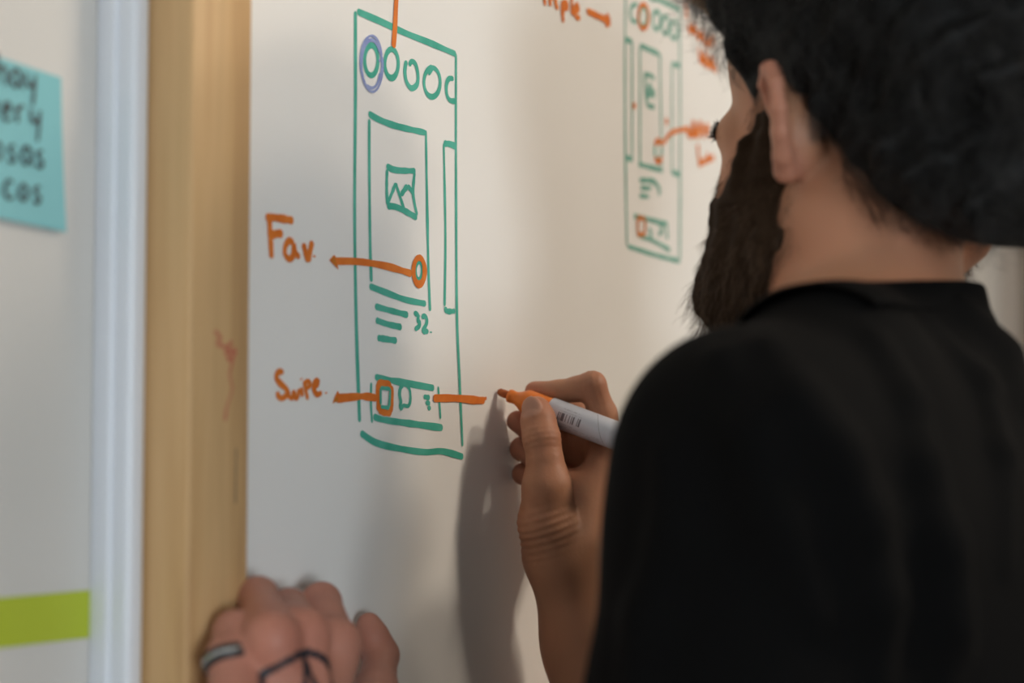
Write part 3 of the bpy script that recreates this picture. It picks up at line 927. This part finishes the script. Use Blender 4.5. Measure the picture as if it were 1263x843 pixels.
# ------------------------------------------------------------------ T-shirt
def trunk(P):
    ch = np.array([-0.115, -0.302, 1.26])
    d = ellipsoid(P, ch, (.178, .118, .215))
    d = smin(d, ellipsoid(P, (ch * .45 + HIP * .55), (.165, .116, .21)), .06)
    d = smin(d, rcone(P, SH_L + np.array([.02, -.004, -.030]), SH_R + np.array([-.02, -.004, -.030]), .068, .068), .05)
    d = smin(d, ellipsoid(P, HIP + np.array([0, 0, -.04]), (.176, .120, .19)), .06)
    return smin(d, neck_field(P) - .006, .025)
def sleeve(P, S, E, t, r, cut):
    b = S + (E - S) * t
    d = chain(P, [(S, r[0]), ((S + b) / 2, r[1]), (b + (b - S) * .12, r[2])], .02)
    if cut:
        d = smax(d, (P - b) @ unit(E - S), .003)
    return d
def torso_top(P, cut=False):
    d = trunk(P)
    d = smin(d, sleeve(P, SH_L, EL_L, .80, (.063, .064, .061), cut), .022)
    return smin(d, sleeve(P, SH_R, EL_R, .72, (.066, .063, .058), cut), .022)
def trace(px, py, f, z0=.35, z1=1.2):
    d = ray(px, py); t = z0
    for _ in range(80):
        s = float(f(np.array([CAM + d * t]))[0])
        t += s * .8
        if s < .0003 or t > z1:
            break
    return CAM + d * min(t, z1)
FOLDS = [([(948, 428), (985, 500), (1035, 560), (1068, 640), (1085, 740), (1090, 843)], .0075),
         ([(1082, 418), (1120, 500), (1135, 570), (1155, 660), (1168, 760), (1165, 843)], .0065),
         ([(1140, 560), (1165, 680), (1190, 800)], .005),
         ([(890, 440), (930, 540), (960, 640), (1010, 760)], .0055),
         ([(820, 560), (830, 660), (800, 760), (790, 843)], .005),
         ([(1150, 400), (1215, 470), (1240, 560), (1250, 700)], .005),
         ([(1190, 385), (1240, 440), (1262, 500)], .004)]
FOLD_PTS = [([trace(px, py, torso_top) for px, py in L], r) for L, r in FOLDS]
NECK_AX = unit(NECK_T - NECK_B + np.array([0.0, .012, .02]))
COLLAR_C = NECK_B + np.array([0.001, .0, .026])
COLLAR_N = unit(np.array([0.0, .10, 1.0]))
def shirt_field(P):
    d = torso_top(P, True)
    for L, r in FOLD_PTS:
        d = smin(d, chain(P, [(q + np.array([0, .001, 0]), r * 1.15 if 0 < i < len(L) - 1 else r * .4) for i, q in enumerate(L)], .01), .014)
    d = d + .0016 * vnoise(P, 38, 11) + .0022 * vnoise(P * np.array([1, 1, .35]), 55, 12)
    inner = torso_top(P) + .0105
    d = smax(d, -inner, .002)
    # neck opening, hem, sleeve openings
    d = smax(d, (P - COLLAR_C) @ COLLAR_N, .002)
    d = smax(d, .88 - P[:, 2], .002)
    return d
V, Fq = polygonise(shirt_field, [-.42, -.52, .84], [.19, -.06, 1.56], .0042, band=2.6)
def shirt_mat():
    m, nt, b = new_mat('black_cotton', (0.0030, 0.0029, 0.0030), 0.85, 0.06)
    b.inputs['Sheen Weight'].default_value = 0.008
    b.inputs['Sheen Roughness'].default_value = 0.5
    b.inputs['Sheen Tint'].default_value = (.5, .45, .42, 1)
    tc = nt.nodes.new('ShaderNodeTexCoord')
    nz = nt.nodes.new('ShaderNodeTexNoise'); nz.inputs['Scale'].default_value = 900; nz.inputs['Detail'].default_value = 2
    bp = nt.nodes.new('ShaderNodeBump'); bp.inputs['Strength'].default_value = 0.2; bp.inputs['Distance'].default_value = 0.0006
    nt.links.new(tc.outputs['Object'], nz.inputs['Vector'])
    nt.links.new(nz.outputs['Fac'], bp.inputs['Height'])
    nt.links.new(bp.outputs['Normal'], b.inputs['Normal'])
    return m
M['shirt'] = shirt_mat()
shirt = link('t_shirt', mesh_np('t_shirt', V, Fq), M['shirt'], person, smooth=True)
# ribbed collar band round the neck opening
def collar_field(P):
    t = (P - COLLAR_C) @ COLLAR_N
    d = np.abs(neck_field(P) - .0065) - .0028
    d = smax(d, np.abs(t + .002) - .0085, .003)
    return d
V, Fq = polygonise(collar_field, COLLAR_C - np.array([.12, .12, .075]), COLLAR_C + np.array([.12, .12, .065]), .0017)
link('collar', mesh_np('collar', V, Fq), M['shirt'], shirt, smooth=True)
# trousers and shoes
def trouser_field(P):
    d = torso_field(P) - .010
    d = smax(d, P[:, 2] - .95, .003)
    d = smax(d, .055 - P[:, 2], .003)
    return d
V, Fq = polygonise(trouser_field, [-.36, -.50, .04], [.14, -.2, .98], .008)
M['denim'] = noise_mat('dark_denim', (.020, .024, .035), (.030, .036, .05), 200, rough=.85, spec=.2)
link('trousers', mesh_np('trousers', V, Fq), M['denim'], person, smooth=True)
M['shoe'] = noise_mat('dark_leather', (.03, .025, .022), (.04, .034, .03), 60, rough=.5)
M['sole'] = noise_mat('rubber_sole', (.25, .24, .22), (.3, .29, .27), 60, rough=.8)
for s in (-1, 1):
    x = HIP[0] + s * .115
    def shoe(P, x=x):
        d = chain(P, [(np.array([x, -.385, .052]), .040), (np.array([x, -.30, .048]), .042), (np.array([x + s * .008, -.185, .042]), .034)], .03)
        d = smin(d, rcone(P, (x, -.36, .06), (x, -.358, .11), .042, .044), .02)
        return smax(d, .022 - P[:, 2], .003)
    V, Fq = polygonise(shoe, [x - .08, -.47, .01], [x + .08, -.12, .17], .005)
    sh = link('shoe', mesh_np('shoe', V, Fq), M['shoe'], person, smooth=True)
    def sole(P, x=x):
        d = chain(P, [(np.array([x, -.385, .012]), .041), (np.array([x, -.30, .012]), .044), (np.array([x + s * .008, -.185, .012]), .037)], .03)
        d = smax(d, P[:, 2] - .024, .003)
        return smax(d, .0 - P[:, 2] + .0005, .002)
    V, Fq = polygonise(sole, [x - .08, -.47, -.01], [x + .08, -.12, .04], .004)
    link('sole', mesh_np('sole', V, Fq), M['sole'], sh, smooth=True)
# finger ring
pa, pb = L_PINKY[3][0], L_PINKY[4][0]
u, v, w = frame_of(pa, pb)
prof = [(.0108, -.0038), (.0122, -.0034), (.0126, 0), (.0122, .0034), (.0108, .0038), (.0104, 0), (.0108, -.0038)]
lathe('finger_ring', prof, M['dark_metal'], person, 36, pa * .92 + pb * .08, (u, v, w), cap=False)
lathe('finger_ring', [(.0125, -.0009), (.0129, 0), (.0125, .0009)], M['metal'], person, 36, pa * .92 + pb * .08, (u, v, w), cap=False)

# ------------------------------------------------------------------ hair and beard
def hair_volume(P):
    q = to_head(P)
    s = q.copy(); s[:, 0] = np.abs(s[:, 0])
    d0 = ellipsoid(q, (0, -.014, .052), (.0745, .097, .086))
    d0 = smin(d0, ellipsoid(q, (0, .028, .055), (.066, .068, .064)), .02)
    d0 = smin(d0, ellipsoid(q, (0, -.045, -.012), (.055, .058, .060)), .03)
    zl = hair_line(q[:, 1])
    up = q[:, 2] - zl
    d0 = smin(d0, ellipsoid(q, (0, .046, .112), (.056, .034, .030)), .02)
    th = .0015 + (.008 + .014 * sstep(.02, .09, q[:, 2])) * sstep(.0, .040, up) + .006 * sstep(-.04, -.09, q[:, 1]) * sstep(0, .03, up)
    th = th * (1 - .45 * sstep(.03, .085, q[:, 1]))
    bump = .0042 * vnoise(P, 170, 21) + .0030 * vnoise(P, 300, 22) + .004 * vnoise(P, 80, 23)
    d = d0 - th - bump * sstep(.0, .03, up)
    d = smax(d, (zl - q[:, 2]) * .8 + .003 * vnoise(P, 260, 25), .006)
    return d
HM = new_mat('black_hair', (0.007, 0.0065, 0.0065), 0.62, 0.25)[0]
V, Fq = polygonise(hair_volume, HEAD_C - np.array([.17, .17, .15]), HEAD_C + np.array([.17, .17, .21]), .0022, band=2.6)
hair = link('hair', mesh_np('hair', V, Fq), HM, person, smooth=True)
HV, HF = V.astype(float), Fq

def beard_volume(P):
    q = to_head(P)
    s = q.copy(); s[:, 0] = np.abs(s[:, 0])
    d = chain(s, [(np.array([.0590, .022, .018]), .0085), (np.array([.0575, .024, -.015]), .0115), (np.array([.0530, .032, -.050]), .018), (np.array([.042, .070, -.084]), .026), (np.array([.012, .096, -.098]), .028)], .012)
    d = smin(d, chain(s, [(np.array([.0570, .034, .014]), .0070), (np.array([.0585, .048, -.014]), .0095), (np.array([.0575, .064, -.036]), .0135), (np.array([.052, .067, -.056]), .0190), (np.array([.047, .083, -.072]), .0235)], .010), .012)
    d = smin(d, chain(s, [(np.array([.0590, .036, -.010]), .0100), (np.array([.0590, .046, -.034]), .0130), (np.array([.054, .054, -.056]), .018)], .010), .012)
    d = smin(d, chain(s, [(np.array([.054, .018, -.058]), .014), (np.array([.036, .060, -.110]), .026), (np.array([.006, .090, -.124]), .028)], .012), .014)
    d = smin(d, chain(s, [(np.array([.002, .104, -.046]), .006), (np.array([.024, .096, -.058]), .008), (np.array([.034, .084, -.080]), .014)], .008), .010)
    return d + .0020 * vnoise(P, 220, 31) + .0014 * vnoise(P, 420, 32)
BM_, ntb, bb = new_mat('brown_beard', (0.026, 0.014, 0.007), 0.75, 0.10)
V, Fq = polygonise(beard_volume, HEAD_C - np.array([.15, .15, .20]), HEAD_C + np.array([.16, .16, .06]), .0022)
beard = link('beard', mesh_np('beard', V, Fq), BM_, person, smooth=True)
BV, BF = V.astype(float), Fq

def strands(name, P, D, L, npt, rad, mat, parent, curl_r, curl_w, clump, seed, droop=(0, 0, -1), droop_k=.3):
    """hair curves: roots P, start directions D, lengths L"""
    r = np.random.default_rng(seed)
    n = len(P)
    cen = P[r.choice(n, max(1, n // clump), replace=False)]
    # nearest clump centre by coarse hashing
    ci = np.empty(n, int)
    for s in range(0, n, 2000):
        d2 = ((P[s:s + 2000, None, :] - cen[None]) ** 2).sum(-1)
        ci[s:s + 2000] = d2.argmin(1)
    ph = r.uniform(0, 6.28, len(cen))[ci] + r.normal(0, .35, n)
    wv = (curl_w * r.uniform(.7, 1.3, len(cen)))[ci]
    hand = r.choice([-1, 1], len(cen))[ci]
    a = np.cross(D, np.array([.3, .5, .81])); a /= np.linalg.norm(a, axis=1)[:, None] + 1e-9
    b = np.cross(D, a)
    pts = np.empty((n, npt, 3), np.float32)
    pos = P.copy(); d = D.copy()
    dr = np.asarray(droop, float)
    st = L / (npt - 1)
    for k in range(npt):
        s = st * k
        amp = curl_r * sstep(0, .6, np.full(n, k / (npt - 1)))
        off = (a * np.cos(ph + wv * s)[:, None] + b * (hand * np.sin(ph + wv * s))[:, None] - a * np.cos(ph)[:, None] * (0)) * amp[:, None]
        pts[:, k] = pos + off
        d = d + dr * (droop_k / npt)
        d /= np.linalg.norm(d, axis=1)[:, None]
        pos = pos + d * st[:, None]
    cu = bpy.data.hair_curves.new(name)
    cu.add_curves([npt] * n)
    cu.position_data.foreach_set('vector', pts.ravel())
    ra = cu.attributes.get('radius') or cu.attributes.new('radius', 'FLOAT', 'POINT')
    rr = np.tile(np.linspace(1, .35, npt), n) * rad
    ra.data.foreach_set('value', rr.astype(np.float32))
    cu.materials.append(mat)
    o = bpy.data.objects.new(name, cu)
    COL.objects.link(o)
    o.parent = parent
    o.matrix_parent_inverse = world_of(parent).inverted()
    o['kind'] = 'stuff'
    return o
def sample_faces(V, Fq, n, r, keep=None):
    c = V[Fq].mean(1)
    if keep is not None:
        w = keep(c)
        w = w / w.sum()
        i = r.choice(len(Fq), n, p=w)
    else:
        i = r.choice(len(Fq), n)
    uv = r.uniform(0, 1, (n, 2, 1))
    q = V[Fq[i]]
    return (q[:, 0] * (1 - uv[:, 0]) + q[:, 1] * uv[:, 0]) * (1 - uv[:, 1]) + (q[:, 3] * (1 - uv[:, 0]) + q[:, 2] * uv[:, 0]) * uv[:, 1]
def hair_strand_mat(name, col, rough):
    m, nt, b = new_mat(name, col, rough, 0.4)
    hi = nt.nodes.new('ShaderNodeHairInfo')
    r = ramp(nt, [(0.0, tuple(c * .6 for c in col)), (1.0, tuple(c * 1.9 for c in col))])
    nt.links.new(hi.outputs['Random'], r.inputs['Fac'])
    nt.links.new(r.outputs['Color'], b.inputs['Base Color'])
    return m
r1 = np.random.default_rng(41)
P = sample_faces(HV, HF, 26000, r1, lambda c: np.where(to_head(c)[:, 2] > -.07, 1.0, .0) + 1e-6)
N = gradient(hair_volume, P, .003)
q = to_head(P)
back = HR @ np.array([0, -.5, -.9])
z = q[:, 2]
flow = back[None] * (sstep(.12, .0, z) * .95 + .15)[:, None]
fr = sstep(.03, .09, q[:, 1])[:, None] * sstep(.05, .09, z)[:, None]
flow = flow + fr * (HR @ np.array([-.25, .3, .25]))
D = N * (.25 + .55 * sstep(-.02, .08, z))[:, None] + flow + r1.normal(0, .16, (len(P), 3))
D /= np.linalg.norm(D, axis=1)[:, None]
L = (.005 + .026 * sstep(.0, .05, z - hair_line(q[:, 1]))) * r1.uniform(.6, 1.25, len(P)) * (1 - .45 * sstep(.03, .085, q[:, 1]))
HS = hair_strand_mat('black_hair_strand', (0.008, 0.0074, 0.0072), 0.40)
strands('hair_strands', P - N * .003, D, L, 8, .00010, HS, hair, .0042, 260, 60, 5, droop_k=.5)
# wispy curls over the forehead
r2 = np.random.default_rng(44)
P = sample_faces(HV, HF, 2200, r2, lambda c: (sstep(.055, .085, to_head(c)[:, 1]) * sstep(.085, .11, to_head(c)[:, 2]) + 1e-9))
N = gradient(hair_volume, P, .003)
D = N * .9 + (HR @ np.array([-.25, .30, .0])) + r2.normal(0, .3, (len(P), 3))
D /= np.linalg.norm(D, axis=1)[:, None]
strands('forelock_strands', P - N * .003, D, r2.uniform(.008, .022, len(P)), 12, .00009, HS, hair, .0045, 210, 40, 9, droop_k=.9)
# fine fade at the nape and behind the ears
r3 = np.random.default_rng(46)
HVb, HFb, _ = parts[2]
HVb = HVb.astype(float)
def nape_w(c):
    qq = to_head(c)
    m = hair_mask(qq + np.array([0, 0, .010])) * (1 - hair_mask(qq - np.array([0, 0, .004])))
    return m * (qq[:, 1] < -.02) * (qq[:, 2] < .02) + 1e-9
P = sample_faces(HVb, HFb, 1500, r3, nape_w)
N = gradient(head_neck, P, .001)
D = N * .30 + back * .9 + r3.normal(0, .2, (len(P), 3))
D /= np.linalg.norm(D, axis=1)[:, None]
strands('nape_strands', P, D, r3.uniform(.003, .008, len(P)), 4, .00006, HS, hair, .0004, 300, 40, 10)
# beard
r4 = np.random.default_rng(47)
P = sample_faces(BV, BF, 15000, r4)
N = gradient(beard_volume, P, .002)
q = to_head(P)
dn = HR @ np.array([0, .12, -1.0])
D = N * .45 + dn * .85 + r4.normal(0, .17, (len(P), 3))
D /= np.linalg.norm(D, axis=1)[:, None]
L = (.006 + .010 * sstep(-.02, -.08, q[:, 2])) * r4.uniform(.6, 1.3, len(P))
BS = hair_strand_mat('brown_beard_strand', (0.058, 0.029, 0.013), 0.55)
strands('beard_strands', P - N * .002, D, L, 6, .00010, BS, beard, .0012, 260, 40, 6)
# cheek fringe: short hairs from the beard's edge onto the cheek
def cheek_w(c):
    d = beard_volume(c)
    return np.exp(-(np.clip(d - .002, -.003, None) / .004) ** 2) * (to_head(c)[:, 2] < .03) * (to_head(c)[:, 2] > -.11) + 1e-9
P = sample_faces(HVb, HFb, 9000, r4, cheek_w)
N = gradient(head_neck, P, .001)
D = N * .35 + dn * .8 + r4.normal(0, .2, (len(P), 3))
D /= np.linalg.norm(D, axis=1)[:, None]
strands('cheek_strands', P, D, r4.uniform(.003, .008, len(P)), 4, .00007, BS, beard, .0004, 260, 40, 12)
# eyebrows and lashes
for s in (-1, 1):
    r5 = np.random.default_rng(50 + s)
    t = r5.uniform(0, 1, 900)
    qh = np.stack([s * (.012 + .042 * t), .114 - .03 * t, .014 + .010 * np.sin(t * 2.6) + r5.normal(0, .0028, 900)], 1)
    P = from_head(qh)
    for _ in range(12):
        d = head_neck(P)
        P = P - gradient(head_neck, P) * d[:, None]
    N = gradient(head_neck, P)
    D = N * .16 + (HR @ np.array([s * .8, -.45, -.15])) + r5.normal(0, .15, P.shape)
    D /= np.linalg.norm(D, axis=1)[:, None]
    strands('eyebrow', P, D, r5.uniform(.005, .008, 900), 5, .00019, HS, person, .0002, 100, 40, 13)
    t = r5.uniform(0, 1, 60)
    qh = np.stack([s * (.020 + .024 * t), .094 - .008 * t, np.full(60, .002)], 1)
    P = from_head(qh)
    for _ in range(12):
        P = P - gradient(head_neck, P) * head_neck(P)[:, None]
    D = gradient(head_neck, P) + HR @ np.array([0, .2, .1])
    D /= np.linalg.norm(D, axis=1)[:, None]
    strands('eyelashes', P, D, np.full(60, .006), 5, .00009, HS, person, .0001, 100, 40, 14, droop=(0, 0, 1), droop_k=.8)

# ------------------------------------------------------------------ the marker in his right hand
u, v, w = frame_of(PEN_TIP, PEN_TIP + PEN_DIR)
pen = empty('marker_pen', PEN_TIP + PEN_DIR * .07)
tag(pen, 'orange whiteboard marker with a white printed barrel held against the board', 'marker')
M['nib'] = noise_mat('soaked_nib', (.34, .075, .012), (.42, .10, .015), 400, rough=.7)
M['grip'] = noise_mat('orange_plastic', (.74, .175, .012), (.78, .20, .018), 80, rough=.38, spec=.5)
ax = (u, v, w)
lathe('nib', [(.0002, .0), (.0016, .0003), (.0026, .0018), (.0029, .005), (.0029, .0095)], M['nib'], pen, 28, PEN_TIP, ax)
lathe('grip', [(.0030, .0085), (.0044, .0090), (.0047, .0098), (.0048, .0115), (.0044, .0122), (.0046, .0150), (.0058, .0180), (.0074, .0205), (.0086, .0225), (.0089, .0245), (.0089, .0395), (.0092, .0410), (.0093, .0420)], M['grip'], pen, 48, PEN_TIP, ax)
def barrel_mat():
    m, nt, b = new_mat('printed_barrel', (.60, .61, .65), .35, .5)
    # local coordinates: object space carries the barrel along Z, print faces +X
    tc = nt.nodes.new('ShaderNodeTexCoord')
    sp = nt.nodes.new('ShaderNodeSeparateXYZ')
    nt.links.new(tc.outputs['Object'], sp.inputs[0])
    L = nt.links
    def math_(op, a, b_=None):
        n = nt.nodes.new('ShaderNodeMath'); n.operation = op
        for i, x in enumerate((a, b_)):
            if x is None: continue
            if isinstance(x, (int, float)): n.inputs[i].default_value = x
            else: L.new(x, n.inputs[i])
        return n.outputs[0]
    ang = math_('MULTIPLY', math_('ARCTAN2', sp.outputs['Y'], sp.outputs['X']), .0097)    # arc length
    zz = sp.outputs['Z']
    def between(x, a, b_):
        return math_('MULTIPLY', math_('GREATER_THAN', x, a), math_('LESS_THAN', x, b_))
    def white(x, s):
        n = nt.nodes.new('ShaderNodeTexWhiteNoise'); n.noise_dimensions = '1D'
        L.new(math_('FLOOR', math_('MULTIPLY', x, s)), n.inputs['W'])
        return n.outputs['Value']
    bar = math_('GREATER_THAN', white(zz, 1700), .42)
    code = math_('MULTIPLY', math_('MULTIPLY', bar, between(zz, .0515, .0690)), between(ang, -.0022, .0034))
    def text_line(a0, a1, z0, z1, sc, th):
        t = math_('GREATER_THAN', white(zz, sc), th)
        return math_('MULTIPLY', math_('MULTIPLY', t, between(zz, z0, z1)), between(ang, a0, a1))
    ln = text_line(.0052, .0058, .046, .064, 1500, .3)
    for a0, a1, z0, z1, sc, th in ((.0068, .0074, .046, .088, 1300, .35), (.0084, .0090, .046, .088, 1400, .35), (-.0036, -.0030, .0520, .0685, 1700, .3), (-.0058, -.0051, .054, .068, 1500, .4)):
        ln = math_('MAXIMUM', ln, text_line(a0, a1, z0, z1, sc, th))
    fac = math_('MAXIMUM', math_('MULTIPLY', code, .85), math_('MULTIPLY', ln, .35))
    # thin curved rule round the far end of the print
    rule = math_('LESS_THAN', math_('ABSOLUTE', math_('SUBTRACT', zz, math_('ADD', .083, math_('MULTIPLY', ang, .55)))), .00025)
    fac = math_('MAXIMUM', fac, math_('MULTIPLY', rule, .5))
    mx = nt.nodes.new('ShaderNodeMix'); mx.data_type = 'RGBA'
    L.new(fac, mx.inputs[0])
    mx.inputs[6].default_value = (.62, .64, .72, 1)
    mx.inputs[7].default_value = (.05, .05, .07, 1)
    L.new(mx.outputs[2], b.inputs['Base Color'])
    return m
M['barrel'] = barrel_mat()
# barrel built in its own axes so the print stays with it; +X of the barrel looks out of the hand
face = -FW - PEN_DIR * ((-FW) @ PEN_DIR)
face /= np.linalg.norm(face)
side = np.cross(PEN_DIR, face)
bo = lathe('barrel', [(.0090, .0418), (.0097, .0422), (.0097, .1250), (.0092, .1275), (.0070, .1290)], M['barrel'], None, 56)
bo.matrix_basis = Matrix(((face[0], side[0], PEN_DIR[0], PEN_TIP[0]), (face[1], side[1], PEN_DIR[1], PEN_TIP[1]), (face[2], side[2], PEN_DIR[2], PEN_TIP[2]), (0, 0, 0, 1)))
bo.parent = pen
bo.matrix_parent_inverse = world_of(pen).inverted()
